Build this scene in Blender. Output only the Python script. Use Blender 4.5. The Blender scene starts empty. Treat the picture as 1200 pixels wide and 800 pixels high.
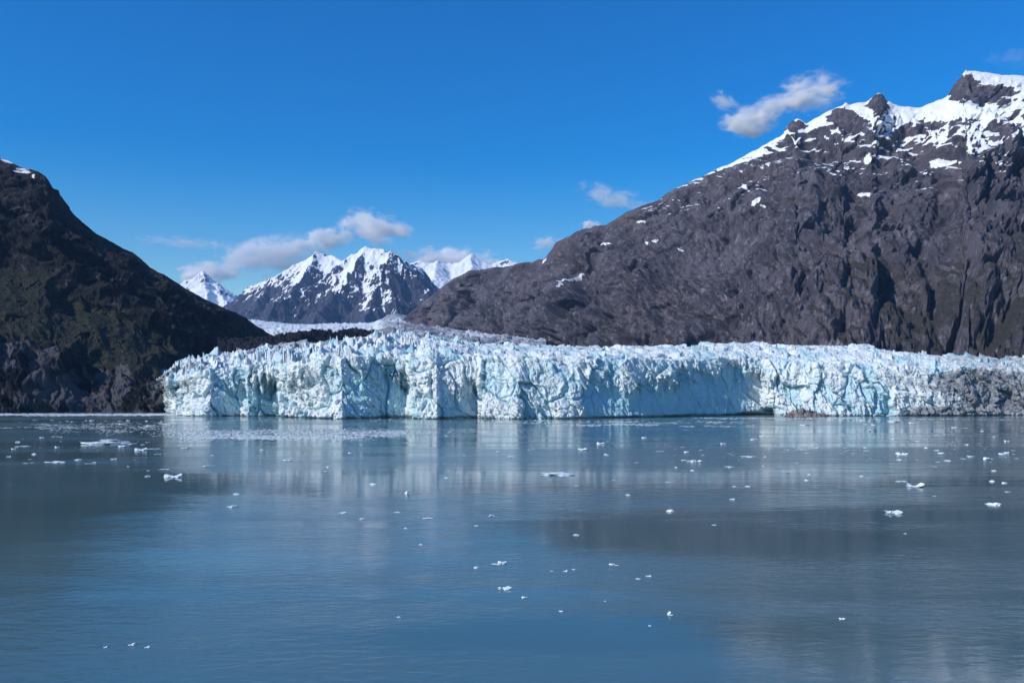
import bpy, math, random
import numpy as np

C = bpy.context
SC = C.scene
COL = SC.collection
f32 = np.float32

# ------------------------------------------------------------------ camera, world, sun, exposure
FPX = 1039.0            # focal length in pixels of a 1200 px wide frame
HOR = 459.0             # image row of the horizon
CAMZ = 25.0             # deck height above the water
cam_d = bpy.data.cameras.new('camera')
cam = bpy.data.objects.new('camera', cam_d)
COL.objects.link(cam)
cam.location = (0, 0, CAMZ)
cam.rotation_euler = (math.radians(90), 0, 0)
cam_d.sensor_width = 36.0
cam_d.lens = 36.0 * FPX / 1200.0
cam_d.shift_y = (HOR - 400.0) / 1200.0
cam_d.clip_start = 1.0
cam_d.clip_end = 90000.0
SC.camera = cam

SUN = np.array([-0.71, -0.40, 0.58]); SUN /= np.linalg.norm(SUN)
SUN_EL = math.asin(SUN[2])
SUN_AZ = math.atan2(SUN[0], SUN[1])           # clockwise from +Y
world = bpy.data.worlds.new('World')
SC.world = world
world.use_nodes = True
wn = world.node_tree.nodes; wl = world.node_tree.links
wn.clear()
w_out = wn.new('ShaderNodeOutputWorld'); w_bg = wn.new('ShaderNodeBackground')
sky = wn.new('ShaderNodeTexSky'); sky.sky_type = 'NISHITA'
sky.sun_disc = False
sky.sun_elevation = SUN_EL
sky.sun_rotation = SUN_AZ
sky.altitude = 0.0
sky.air_density = 1.3
sky.dust_density = 0.0
sky.ozone_density = 4.0
hs = wn.new('ShaderNodeHueSaturation')
hs.inputs['Saturation'].default_value = 1.65
hs.inputs['Value'].default_value = 1.0
hs.inputs['Hue'].default_value = 0.509
gm = wn.new('ShaderNodeGamma'); gm.inputs['Gamma'].default_value = 1.15
wl.new(sky.outputs[0], hs.inputs['Color'])
wl.new(hs.outputs[0], gm.inputs['Color']); wl.new(gm.outputs[0], w_bg.inputs['Color'])
w_bg.inputs['Strength'].default_value = 0.107
wl.new(w_bg.outputs[0], w_out.inputs['Surface'])

sun_d = bpy.data.lights.new('sun', 'SUN')
sun_d.energy = 4.3
sun_d.angle = math.radians(0.5)
sun_d.color = (1.0, 0.95, 0.88)
sun_o = bpy.data.objects.new('sun', sun_d)
COL.objects.link(sun_o)
from mathutils import Vector
sun_o.rotation_euler = Vector(SUN.tolist()).to_track_quat('Z', 'Y').to_euler()
sun_o.location = (-500, -200, 600)

SC.view_settings.view_transform = 'Standard'
SC.view_settings.look = 'None'
SC.view_settings.exposure = 0.0
SC.view_settings.gamma = 1.0
SC.view_settings.use_curve_mapping = False
SC.cycles.use_denoising = True
SC.cycles.volume_step_rate = 0.5
SC.cycles.volume_bounces = 64
SC.cycles.max_bounces = 66
SC.cycles.diffuse_bounces = 3
SC.cycles.glossy_bounces = 3
SC.cycles.use_adaptive_sampling = False
SC.cycles.adaptive_threshold = 0.02

# ------------------------------------------------------------------ numeric noise
_rng = np.random.default_rng(7)
PERM = np.concatenate([_rng.permutation(256)] * 3).astype(np.int32)
GRAD = _rng.normal(size=(256, 3)); GRAD = (GRAD / np.linalg.norm(GRAD, axis=1)[:, None]).astype(f32)
RND = _rng.random((256, 8)).astype(f32)


def hash3(i, j, k):
    return PERM[PERM[PERM[i & 255] + (j & 255)] + (k & 255)]


def perlin(x, y, z):
    x, y, z = (np.asarray(q, f32) for q in np.broadcast_arrays(x, y, z))
    xi = np.floor(x).astype(np.int32); yi = np.floor(y).astype(np.int32); zi = np.floor(z).astype(np.int32)
    xf, yf, zf = x - xi, y - yi, z - zi
    u = xf * xf * xf * (xf * (xf * 6 - 15) + 10)
    v = yf * yf * yf * (yf * (yf * 6 - 15) + 10)
    w = zf * zf * zf * (zf * (zf * 6 - 15) + 10)
    out = np.zeros_like(x)
    for a in (0, 1):
        for b in (0, 1):
            for c in (0, 1):
                g = GRAD[hash3(xi + a, yi + b, zi + c)]
                d = g[..., 0] * (xf - a) + g[..., 1] * (yf - b) + g[..., 2] * (zf - c)
                out += d * (u if a else 1 - u) * (v if b else 1 - v) * (w if c else 1 - w)
    return out * 1.5


def fbm(x, y, z, octv=5, gain=0.5, lac=2.03):
    s = 0.0; a = 1.0; t = 0.0
    for i in range(octv):
        s = s + a * perlin(x + 17.3 * i, y - 9.1 * i, z + 5.7 * i)
        t += a; a *= gain
        x, y, z = x * lac, y * lac, z * lac
    return s / t


def ridged(x, y, z, octv=5, gain=0.5, lac=2.07):
    """ridged multifractal, 0..1, sharp crests"""
    s = 0.0; a = 1.0; t = 0.0; w = 1.0
    for i in range(octv):
        n = 1.0 - np.abs(perlin(x + 11.3 * i, y + 3.1 * i, z - 7.7 * i)) * 1.6
        n = np.clip(n, 0, 1) ** 2
        s = s + a * n * w
        w = np.clip(n * 1.6, 0.15, 1)
        t += a; a *= gain
        x, y, z = x * lac, y * lac, z * lac
    return s / t


def worley(x, y, z):
    """F1, F2, offset to the nearest cell point (3) and its cell hash"""
    x, y, z = (np.asarray(q, f32) for q in np.broadcast_arrays(x, y, z))
    xi = np.floor(x).astype(np.int32); yi = np.floor(y).astype(np.int32); zi = np.floor(z).astype(np.int32)
    f1 = np.full(x.shape, 9, f32); f2 = f1.copy()
    ox = np.zeros_like(x); oy = ox.copy(); oz = ox.copy(); hid = np.zeros(x.shape, np.int32)
    for a in (-1, 0, 1):
        for b in (-1, 0, 1):
            for c in (-1, 0, 1):
                h = hash3(xi + a, yi + b, zi + c)
                dx = x - (xi + a + RND[h, 0]); dy = y - (yi + b + RND[h, 1]); dz = z - (zi + c + RND[h, 2])
                d = dx * dx + dy * dy + dz * dz
                m = d < f1
                f2 = np.where(m, f1, np.minimum(f2, d))
                f1 = np.where(m, d, f1)
                ox = np.where(m, dx, ox); oy = np.where(m, dy, oy); oz = np.where(m, dz, oz)
                hid = np.where(m, h, hid)
    return np.sqrt(f1), np.sqrt(f2), ox, oy, oz, hid


def facets(x, y, z, tilt=1.0):
    """broken-block relief: every cell is a plane of its own height and tilt"""
    f1, f2, ox, oy, oz, h = worley(x, y, z)
    t = (RND[h, 4] - .5) * ox + (RND[h, 5] - .5) * oy + (RND[h, 6] - .5) * oz
    return (RND[h, 3] - .5) + 2.0 * tilt * t, f2 - f1


def sstep(a, b, x):
    t = np.clip((x - a) / (b - a), 0, 1)
    return t * t * (3 - 2 * t)


def knots(tab, px, col=1):
    t = np.array(tab, float)
    return np.interp(px, t[:, 0], t[:, col])


def smooth1(a, n):
    k = np.hanning(2 * n + 3)[1:-1]; k /= k.sum()
    return np.convolve(np.pad(a, n, mode='edge'), k, mode='valid')


def ground_pt(px, py):
    d = CAMZ * FPX / (py - HOR)
    return (px - 600.0) / FPX * d, d


# ------------------------------------------------------------------ object helpers
def tag(o, label=None, cat=None, group=None, kind=None):
    if label: o['label'] = label
    if cat: o['category'] = cat
    if group: o['group'] = group
    if kind: o['kind'] = kind
    return o


def link(name, me, mat=None, parent=None):
    o = bpy.data.objects.new(name, me)
    COL.objects.link(o)
    if mat: me.materials.append(mat)
    if parent: o.parent = parent
    return o


def grid_mesh(name, X, Y, Z, attrs=None, smooth=True):
    n, m = X.shape
    me = bpy.data.meshes.new(name)
    co = np.stack([X, Y, Z], -1).astype(f32).reshape(-1)
    me.vertices.add(n * m)
    me.vertices.foreach_set('co', co)
    idx = np.arange(n * m).reshape(n, m)
    q = np.stack([idx[:-1, :-1], idx[:-1, 1:], idx[1:, 1:], idx[1:, :-1]], -1).reshape(-1, 4)
    me.loops.add(q.size)
    me.loops.foreach_set('vertex_index', q.reshape(-1).astype(np.int32))
    me.polygons.add(len(q))
    me.polygons.foreach_set('loop_start', np.arange(0, q.size, 4, dtype=np.int32))
    me.polygons.foreach_set('use_smooth', np.full(len(q), smooth))
    me.update(calc_edges=True)
    for k, v in (attrs or {}).items():
        a = me.attributes.new(k, 'FLOAT', 'POINT')
        a.data.foreach_set('value', np.asarray(v, f32).reshape(-1))
    return me


def poly_mesh(name, V, F, smooth=False):
    me = bpy.data.meshes.new(name)
    me.from_pydata([tuple(map(float, v)) for v in V], [], [tuple(map(int, t)) for t in F])
    me.polygons.foreach_set('use_smooth', np.full(len(me.polygons), smooth))
    me.update()
    return me


def grid_normals(X, Y, Z):
    P = np.stack([X, Y, Z], -1)
    a = np.gradient(P, axis=0); b = np.gradient(P, axis=1)
    n = np.cross(b, a)
    n /= np.linalg.norm(n, axis=-1, keepdims=True) + 1e-9
    return n


def blur2(A, n):
    for _ in range(n):
        A = A.copy()
        A[1:-1] = (A[:-2] + 2 * A[1:-1] + A[2:]) / 4
        A[:, 1:-1] = (A[:, :-2] + 2 * A[:, 1:-1] + A[:, 2:]) / 4
    return A


# ------------------------------------------------------------------ materials
class Mat:
    def __init__(self, name):
        self.m = bpy.data.materials.new(name)
        self.m.use_nodes = True
        self.t = self.m.node_tree
        self.t.nodes.clear()
        self.out = self.n('ShaderNodeOutputMaterial')

    def n(self, t, **kw):
        o = self.t.nodes.new(t)
        for k, v in kw.items(): setattr(o, k, v)
        return o

    def l(self, a, b):
        self.t.links.new(a, b)

    def pos(self, scale=(1, 1, 1)):
        g = self.n('ShaderNodeNewGeometry')
        v = self.n('ShaderNodeVectorMath', operation='MULTIPLY')
        self.l(g.outputs['Position'], v.inputs[0]); v.inputs[1].default_value = scale
        return v.outputs[0]

    def noise(self, vec, scale, detail=6, rough=0.55, dist=0.0, typ='FBM'):
        o = self.n('ShaderNodeTexNoise')
        o.inputs['Scale'].default_value = scale; o.inputs['Detail'].default_value = detail
        o.inputs['Roughness'].default_value = rough; o.inputs['Distortion'].default_value = dist
        self.l(vec, o.inputs['Vector'])
        return o.outputs['Fac']

    def voro(self, vec, scale, feature='F1'):
        o = self.n('ShaderNodeTexVoronoi', feature=feature)
        o.inputs['Scale'].default_value = scale
        self.l(vec, o.inputs['Vector'])
        return o.outputs['Distance']

    def attr(self, name):
        return self.n('ShaderNodeAttribute', attribute_name=name).outputs['Fac']

    def math(self, op, a, b=None, c=None, clamp=False):
        o = self.n('ShaderNodeMath', operation=op, use_clamp=clamp)
        for i, v in enumerate((a, b, c)):
            if v is None: continue
            if isinstance(v, (int, float)): o.inputs[i].default_value = v
            else: self.l(v, o.inputs[i])
        return o.outputs[0]

    def ramp(self, v, a, b, lo=0.0, hi=1.0):
        o = self.n('ShaderNodeMapRange', interpolation_type='SMOOTHSTEP')
        self.l(v, o.inputs['Value'])
        o.inputs['From Min'].default_value = a; o.inputs['From Max'].default_value = b
        o.inputs['To Min'].default_value = lo; o.inputs['To Max'].default_value = hi
        return o.outputs[0]

    def mix(self, fac, a, b):
        o = self.n('ShaderNodeMix', data_type='RGBA')
        for s, v in ((o.inputs[0], fac), (o.inputs[6], a), (o.inputs[7], b)):
            if isinstance(v, (int, float)): s.default_value = v
            elif isinstance(v, tuple): s.default_value = v + (1,)
            else: self.l(v, s)
        return o.outputs[2]

    def bump(self, h, dist, strength=1.0, normal=None):
        o = self.n('ShaderNodeBump')
        if isinstance(strength, (int, float)): o.inputs['Strength'].default_value = strength
        else: self.l(strength, o.inputs['Strength'])
        o.inputs['Distance'].default_value = dist
        self.l(h, o.inputs['Height'])
        if normal is not None: self.l(normal, o.inputs['Normal'])
        return o.outputs[0]

    def bsdf(self, col, rough=0.9, normal=None, spec=0.3, **kw):
        b = self.n('ShaderNodeBsdfPrincipled')
        for s, v in ((b.inputs['Base Color'], col), (b.inputs['Roughness'], rough), (b.inputs['Specular IOR Level'], spec)):
            if isinstance(v, (int, float)): s.default_value = v
            elif isinstance(v, tuple): s.default_value = v + (1,)
            else: self.l(v, s)
        if normal is not None: self.l(normal, b.inputs['Normal'])
        for k, v in kw.items(): b.inputs[k].default_value = v
        self.l(b.outputs[0], self.out.inputs['Surface'])
        return b


def rock_mat(name, dark, mid, pale, unit=1.0, zs=0.7, sk=0.6, warm=(1.0, .90, .84), snow=True, veg=None, palepart=False, snow_col=(0.72, 0.75, 0.78), bumpd=1.0):
    M = Mat(name)
    p = M.pos((1 / unit,) * 3)
    ps = M.pos((1 / unit, 1 / unit, zs / unit))
    n1 = M.noise(ps, 0.010, 8, 0.62, 0.4)
    n2 = M.noise(ps, 0.055, 8, 0.65, 0.6)
    n3 = M.noise(p, 0.30, 5, 0.7)
    c = M.mix(M.ramp(n1, 0.36, 0.64), dark, mid)
    nL = M.noise(p, 0.0042, 5, 0.6, 1.0)
    c = M.mix(M.ramp(nL, 0.50, 0.66, 0, .75), c, tuple(x * y for x, y in zip(mid, warm)))
    c = M.mix(M.ramp(nL, 0.46, 0.34, 0, .7), c, tuple(x * .8 for x in dark))
    c = M.mix(M.ramp(n2, 0.50, 0.72), c, pale)
    c = M.mix(M.ramp(n3, 0.40, 0.70, 0.0, 0.55), c, tuple(x * 0.45 for x in dark))
    if palepart:
        pf = M.ramp(M.math('ADD', M.attr('pale'), M.math('MULTIPLY', M.math('SUBTRACT', n2, 0.5), 1.2)), 0.40, 0.62)
        c = M.mix(pf, c, M.mix(M.ramp(n3, 0.35, 0.65), pale, tuple(x * 1.25 for x in pale)))
    if veg:
        nv = M.noise(M.pos((1, 1, 2.2)), 0.045, 9, 0.75)
        vf = M.ramp(M.math('ADD', M.attr('veg'), M.math('MULTIPLY', M.math('SUBTRACT', nv, 0.5), 1.6)), 0.42, 0.60)
        nvc = M.noise(M.pos((1, 1, 2.0)), 0.11, 8, 0.8)
        vc = M.mix(M.ramp(nvc, 0.36, 0.64), veg[0], veg[1])
        c = M.mix(vf, c, vc)
    rough = 0.92
    if snow:
        s = M.math('ADD', M.attr('snow'), M.math('MULTIPLY', M.math('SUBTRACT', M.noise(p, 0.05, 10, 0.74), 0.5), sk))
        sf = M.ramp(s, 0.47, 0.53)
        c = M.mix(sf, c, snow_col)
    h = M.math('ADD', M.math('MULTIPLY', M.noise(ps, 0.10, 10, 0.74, 0.4), 9.0 * unit), M.math('MULTIPLY', M.voro(p, 0.20), 1.6 * unit))
    st = 0.9
    if snow: st = M.ramp(sf, 0, 1, 0.9, 0.12)
    M.bsdf(c, rough, M.bump(h, bumpd, st), 0.2)
    return M.m


def ice_mat(name, stuff=False):
    M = Mat(name)
    p = M.pos()
    pz = M.pos((1, 1, 0.3))
    nb = M.noise(p, 0.02, 5, 0.6, 0.5)
    ns = M.noise(p, 0.25, 6, 0.65)
    white = (0.745, 0.81, 0.825); blue = (0.42, 0.655, 0.73)
    bf = M.ramp(M.math('ADD', M.attr('blue'), M.math('MULTIPLY', M.math('SUBTRACT', nb, 0.5), 1.0)), 0.25, 0.80)
    c = M.mix(bf, white, blue)
    # fine sediment in the ice, bands and smears, plus the cave's painted shade
    nd = M.noise(M.pos((0.8, 0.8, 1.0)), 0.09, 9, 0.72, 1.0)
    df = M.ramp(M.math('ADD', M.attr('dirt_shade'), M.math('MULTIPLY', M.math('SUBTRACT', nd, 0.5), 1.5)), 0.45, 0.85)
    c = M.mix(df, c, M.mix(M.ramp(ns, 0.35, 0.65), (0.125, 0.135, 0.155), (0.35, 0.37, 0.40)))
    h = M.math('ADD', M.math('MULTIPLY', M.noise(pz, 0.30, 10, 0.74, 0.6), 3.6), M.math('MULTIPLY', M.voro(p, 0.35), 0.9))
    M.bsdf(c, 0.55, M.bump(h, 1.0, 0.65), 0.35)
    return M.m


M_RIGHT = rock_mat('grey_rock', (0.062, 0.057, 0.074), (0.128, 0.117, 0.142), (0.25, 0.23, 0.26), palepart=True,
                   veg=((0.030, 0.030, 0.030), (0.070, 0.064, 0.056)))
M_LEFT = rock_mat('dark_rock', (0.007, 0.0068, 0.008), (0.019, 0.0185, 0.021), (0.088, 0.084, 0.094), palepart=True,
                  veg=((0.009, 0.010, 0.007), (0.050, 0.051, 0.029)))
M_MID = rock_mat('blue_grey_rock', (0.042, 0.047, 0.078), (0.078, 0.082, 0.122), (0.120, 0.122, 0.165), unit=5.0, bumpd=1.0, sk=1.45)
M_FAR = rock_mat('far_rock', (0.06, 0.06, 0.07), (0.10, 0.10, 0.11), (0.14, 0.14, 0.15), unit=8.0, sk=1.0)
M_MORAINE = rock_mat('debris', (0.014, 0.015, 0.022), (0.026, 0.027, 0.036), (0.05, 0.051, 0.062), unit=0.7, snow=False, warm=(.9, .95, 1.05))
M_RUBBLE = rock_mat('brown_rubble', (0.11, 0.10, 0.095), (0.27, 0.25, 0.23), (0.58, 0.58, 0.57), unit=0.16, snow=False)
M_ICE = ice_mat('glacier_ice')


def berg_mat():
    M = Mat('floating_ice')
    p = M.pos()
    n = M.noise(p, 0.5, 5, 0.6)
    c = M.mix(M.ramp(n, 0.35, 0.65), (0.70, 0.82, 0.87), (0.88, 0.91, 0.92))
    M.bsdf(c, 0.35, M.bump(M.noise(p, 1.6, 6, 0.6), 0.25, 0.6), 0.4)
    return M.m


M_BERG = berg_mat()


def water_mat():
    M = Mat('silty_water')
    # wind: streaks of rippled and slick water, drawn out across the bay
    wide = M.noise(M.pos((0.35, 1.0, 1)), 0.006, 4, 0.55, 1.6)
    streak = M.noise(M.pos((0.12, 1.0, 1)), 0.022, 4, 0.6, 0.8)
    wind = M.ramp(M.math('ADD', M.math('MULTIPLY', wide, 0.65), M.math('MULTIPLY', streak, 0.35)), 0.42, 0.60)
    silt = M.noise(M.pos((0.5, 1, 1)), 0.0045, 4, 0.5, 0.8)
    c = M.mix(M.ramp(silt, 0.35, 0.65), (0.070, 0.142, 0.164), (0.102, 0.178, 0.192))
    def slick(cx, cy, rx, ry):
        v = M.n('ShaderNodeVectorMath', operation='SUBTRACT'); M.l(M.pos(), v.inputs[0]); v.inputs[1].default_value = (cx, cy, 0)
        q = M.n('ShaderNodeVectorMath', operation='DIVIDE'); M.l(v.outputs[0], q.inputs[0]); q.inputs[1].default_value = (rx, ry, 1)
        ln = M.n('ShaderNodeVectorMath', operation='LENGTH'); M.l(q.outputs[0], ln.inputs[0])
        e = M.math('ADD', ln.outputs['Value'], M.math('MULTIPLY', M.math('SUBTRACT', M.noise(M.pos((0.4, 1, 1)), 0.035, 5, 0.6, 1.0), 0.5), 1.6))
        return M.ramp(e, 1.25, 0.45)
    sl = M.math('MAXIMUM', M.math('MAXIMUM', slick(34, 152, 42, 24), slick(-105, 165, 40, 48)), slick(8, 92, 30, 9))
    wind = M.math('MULTIPLY', wind, M.math('SUBTRACT', 1.0, M.math('MULTIPLY', sl, 0.9)))
    c = M.mix(M.math('MULTIPLY', sl, 0.5), c, (0.050, 0.100, 0.105))
    rip = M.noise(M.pos((0.45, 1.0, 1)), 0.75, 4, 0.55, 0.6)
    chop = M.noise(M.pos((0.5, 1.0, 1)), 0.16, 3, 0.5, 0.8)
    swell = M.noise(M.pos((0.35, 1.0, 1)), 0.035, 2, 0.5, 0.3)
    h = M.math('ADD', M.math('MULTIPLY', rip, 0.24), M.math('ADD', M.math('MULTIPLY', chop, 0.30), M.math('MULTIPLY', swell, 0.8)))
    nrm = M.bump(h, 1.0, M.math('ADD', M.math('MULTIPLY', wind, 0.55), 0.07))
    rough = M.math('ADD', M.math('MULTIPLY', wind, 0.12), 0.06)
    M.bsdf(c, rough, nrm, 0.5, IOR=1.33)
    return M.m


# ------------------------------------------------------------------ water
me = poly_mesh('water', [(-9000, -1500, 0), (9000, -1500, 0), (9000, 3200, 0), (-9000, 3200, 0)], [(0, 1, 2, 3)])
tag(link('water', me, water_mat()), 'still blue green bay water with soft reflections in front of the glacier', 'water', kind='structure')

# sea bed and valley floor below everything
me = poly_mesh('ground', [(-30000, -1500, -30), (30000, -1500, -30), (30000, 30000, -30), (-30000, 30000, -30)], [(0, 1, 2, 3)])
tag(link('ground', me, M_MORAINE), 'dark valley floor far below the mountains', 'ground', kind='structure')


# ------------------------------------------------------------------ the two near mountains
def img_y(Y, Z):
    return HOR - (Z - CAMZ) / Y * FPX


R_OUT = [(420, 405), (440, 396), (463, 380), (480, 367), (497, 353), (517, 337), (535, 324), (550, 317), (568, 315), (583, 313), (597, 312), (610, 308),
         (625, 306), (637, 303), (643, 295), (650, 283), (665, 276), (683, 268), (697, 264), (710, 263), (722, 256), (737, 247), (752, 241), (770, 235),
         (785, 224), (803, 215), (825, 204), (850, 193), (867, 185), (890, 172), (917, 157), (921, 148), (927, 141), (933, 138), (939, 140), (945, 144),
         (955, 138), (967, 132), (979, 126), (987, 122), (991, 119), (997, 122), (1003, 120), (1008, 119), (1014, 119), (1022, 112), (1030, 107), (1036, 110), (1041, 117),
         (1048, 122), (1062, 124), (1080, 125), (1095, 119), (1108, 113), (1112, 107), (1117, 97), (1124, 89), (1131, 80), (1145, 82), (1165, 85), (1193, 88),
         (1215, 91), (1260, 84), (1320, 70), (1400, 90), (1600, 150)]


def right_mountain():
    px = np.concatenate([np.linspace(425, 1212, 1180), np.linspace(1215, 1600, 180)])
    s = np.concatenate([np.linspace(0, 1, 430), 1 + np.linspace(0, 1, 36)[1:] ** 1.4])
    Db = knots([(420, 4300), (470, 3800), (550, 2900), (650, 2250), (750, 1850), (850, 1600), (950, 1450), (1050, 1340), (1200, 1220), (1400, 1120), (1600, 1050)], px)
    foot = knots([(420, 398), (463, 390), (500, 398), (600, 410), (1040, 420), (1200, 428), (1600, 440)], px)
    Dr = knots([(420, 4400), (463, 4250), (550, 3600), (650, 3100), (750, 2800), (850, 2650), (1000, 2550), (1133, 2500), (1600, 2400)], px)
    Db, foot, Dr = smooth1(Db, 40), smooth1(foot, 20), smooth1(Dr, 40)
    out = knots(R_OUT, px)
    zb = CAMZ + (HOR - foot) / FPX * Db
    zr = CAMZ + (HOR - out) / FPX * Dr
    zr_s = CAMZ + (HOR - smooth1(out, 22)) / FPX * Dr
    S, PX = np.meshgrid(s, px, indexing='ij')
    Sc = np.clip(S, 0, 1)
    h = Sc + 0.05 * np.sin(Sc * math.pi * 2) * (1 - Sc)
    # the small teeth of the crest fade into the face within the top fifth
    crest = sstep(0.80, 1.0, Sc)
    top = zr_s[None] * (1 - crest) + zr[None] * crest
    D = Db[None] + (Dr - Db)[None] * Sc
    Z = zb[None] + (top - zb[None]) * h
    back = np.clip(S - 1, 0, 1)
    D = D + back * 1500
    Z = Z - back * (zr[None] - 40) * 0.95
    X = (PX - 600) / FPX * D
    Y = D
    n = grid_normals(X, Y, Z); n = blur2(n, 6)
    n *= np.sign((n[..., 2:3]) + 1e-6)
    n[..., 2] *= .25; n[..., 0] *= .45; n /= np.linalg.norm(n, axis=-1, keepdims=True)
    # across-wall coordinate, height: gullies and buttresses run down the fall line
    a = PX * 2.35
    zz = Z
    wx = fbm(a / 400, Y / 400, zz / 400, 3) * 130
    wy = fbm(a / 300 + 9, Y / 300, zz / 300, 3) * 110
    r1 = ridged((a + wx + 0.45 * zz) / 380, (zz + wy) / 620, Y / 2600, 4, 0.5)
    r2 = ridged((a + wx * .8 - 0.6 * zz) / 150 + 5, (zz + wy) / 210, Y / 900, 5, 0.52)
    fa, gap = facets((a + wx * .5 + .5 * zz) / 66, (zz + wy * .5 - .2 * a) / 58, Y / 160)
    fb, gb = facets((a + wy * .4) / 24, (zz + wx * .3) / 34, Y / 60)
    fi = ridged((a + wx * .4 - .4 * zz) / 48, (zz + wy * .3) / 60, Y / 130, 5, 0.62)
    fl = fbm(a / 13, zz / 18, Y / 30, 4, 0.6)
    amp = 1 - 0.95 * sstep(0.84, 1.0, Sc)
    amp = amp * (1 - 0.9 * sstep(1.0, 1.1, S)) * (0.75 + 0.25 * sstep(460, 640, PX))
    fdt, _ = facets((a + 3 * fl) / 11, zz / 13, Y / 30)
    led = ridged((a + wx) / 210, (zz + wy * .7 + .25 * a) / 46, Y / 600, 4, .6)
    amp2 = (1 - 0.82 * sstep(0.88, 1.0, Sc)) * (1 - 0.9 * sstep(1.0, 1.1, S))
    fc, _ = facets((a + wx + .5 * zz) / 170, (zz + wy) / 150, Y / 420)
    rr1 = ridged((a + wx + 0.30 * zz) / 330, (zz + wy) / 900, Y / 2600, 3) ** 1.7
    rr2 = ridged((a + wx * .9 - 0.55 * zz) / 140 + 5, (zz + wy) / 420, Y / 900, 4, .55) ** 2
    rr3 = ridged((a + wx * .6 + 0.7 * zz) / 62 + 9, (zz + wy * .5) / 150, Y / 500, 4, .6) ** 2
    broad = fbm((a + wx) / 260, (zz + wy) / 300, Y / 900, 3)
    far = 1 + .9 * sstep(860, 640, PX)
    d = (75 * broad - 84 * far * rr1 - 44 * far * rr2 + 16 * far * fc) * amp + (9 * fa + 6.5 * fb - 16 * far * rr3 + 9 * far * (fi - 0.4) + 6 * fl + 7 * (led - .4) + 3 * fdt) * amp2
    d = blur2(d, 1)
    # a long dark cleft right of a buttress, as on the photographed wall
    for (x0, y0, x1, y1, wdt, dep) in ((722, 300, 752, 368, 4, 26), (668, 318, 674, 352, 5, 30), (1142, 300, 1110, 398, 3.5, 22), (965, 200, 962, 240, 6, 26),
                                       (1168, 180, 1163, 240, 4, 26), (845, 232, 843, 262, 4, 22), (998, 290, 990, 330, 4, 20), (1095, 312, 1096, 350, 4, 20)):
        py = img_y(Y, Z)
        t = np.clip(((PX - x0) * (x1 - x0) + (py - y0) * (y1 - y0)) / ((x1 - x0) ** 2 + (y1 - y0) ** 2), 0, 1)
        q = np.hypot(PX - (x0 + t * (x1 - x0)) + 3 * fl, py - (y0 + t * (y1 - y0)))
        d = d - dep * np.exp(-(q / wdt) ** 2)
    X = X + n[..., 0] * d; Y = Y + n[..., 1] * d; Z = Z + n[..., 2] * d
    nn = grid_normals(X, Y, Z); nn *= np.sign(nn[..., 2:3] + 1e-6)
    flat = blur2(nn, 2)[..., 2]
    py = img_y(Y, Z)
    # snow: full cover on the high bench, strips on ledges below, bare rock on the steep summit blocks
    lim = knots([(640, 255), (740, 226), (800, 216), (867, 191), (900, 180), (933, 172), (960, 164), (1000, 166), (1020, 172), (1060, 174), (1095, 188), (1115, 178), (1140, 180), (1170, 172),
                 (1200, 162), (1260, 160), (1600, 200)], px)[None]
    streaks = fbm(a / 150 + zz / 70, zz / 15, Y / 400, 6, 0.62)
    big = fbm(a / 150, zz / 60, Y / 200, 4)
    sn = 0.66 + (lim - py) / 75 + 0.85 * streaks + 0.40 * big + 1.3 * (flat - 0.72)
    high = sstep(700, 830, PX) * sstep(75, 5, py - lim)
    sn = np.where(py > lim, np.minimum(sn, 0.36 + 0.95 * streaks * high + 0.5 * (flat - .72)), sn)

    PX0, py0 = PX, py
    PX = PX0 + 12 * fbm(a / 45, zz / 45, Y / 90, 5, .7); py = py0 + 8 * fbm(a / 40 + 7, zz / 30, Y / 90, 5, .7)

    def rockspot(cx, cy, rx, ry, k, sl=0.0):
        q = ((PX - cx + sl * (py - cy)) / rx) ** 2 + ((py - cy) / ry) ** 2
        return k * np.exp(-q * q)
    sn = sn - rockspot(1127, 102, 17, 17, 2.0, .6) - rockspot(1160, 108, 40, 15, 1.5) - rockspot(1030, 122, 14, 14, 1.5) - rockspot(995, 142, 19, 14, 1.5, -.5)
    sn = sn - rockspot(931, 147, 11, 8, 1.5) - rockspot(1067, 156, 17, 5, .9) - rockspot(1090, 148, 30, 4, .5) - rockspot(1130, 143, 30, 4, .6) - rockspot(1180, 150, 22, 8, .6)
    sn = sn - rockspot(1088, 178, 9, 9, .8) - rockspot(1120, 165, 8, 6, .7)
    for (cx, cy, rx, ry, sl) in ((1019, 186, 5, 10, 0), (1016, 231, 7, 3, .8), (1030, 236, 4, 2, -.6), (886, 236, 5, 4, -.7), (873, 220, 4, 5, .6), (661, 328, 2.5, 9, -.8), (756, 286, 4, 2, .5),
                         (768, 284, 4, 2, .5), (790, 292, 3, 1.5, 0), (709, 286, 4, 2, -.4), (893, 242, 4, 2, -.6), (1098, 192, 9, 6, -.5), (748, 260, 4, 2, 0), (637, 305, 1.5, 4, 0)):
        sn = np.maximum(sn, rockspot(cx, cy, rx, ry, .95, -sl))
    scr = sstep(.30, .75, blur2(ridged((a + wx * .7 + .35 * zz) / 90 + 2, (zz + wy) / 700, Y / 900, 4, .6) ** 2, 2)) * (.35 + .5 * fbm(a / 300, zz / 200, Y / 500, 3)) + .55 * np.exp(-((PX0 - 975) / 28) ** 2 - ((py0 - 402) / 16) ** 2)
    moss = .12 + .55 * big + .38 * sstep(900, 1080, PX0) * sstep(285, 340, py0) + .22 * sstep(.5, .2, Sc) + .9 * (flat - .6)
    me = grid_mesh('mountain', X, Y, Z, {'snow': np.clip(sn, 0, 1), 'pale': np.clip(scr, 0, 1), 'veg': np.clip(moss, 0, 1)})
    o = link('mountain', me, M_RIGHT)
    tag(o, 'tall bare grey rock mountain with a snowy crest behind the glacier', 'mountain', kind='structure')


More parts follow.
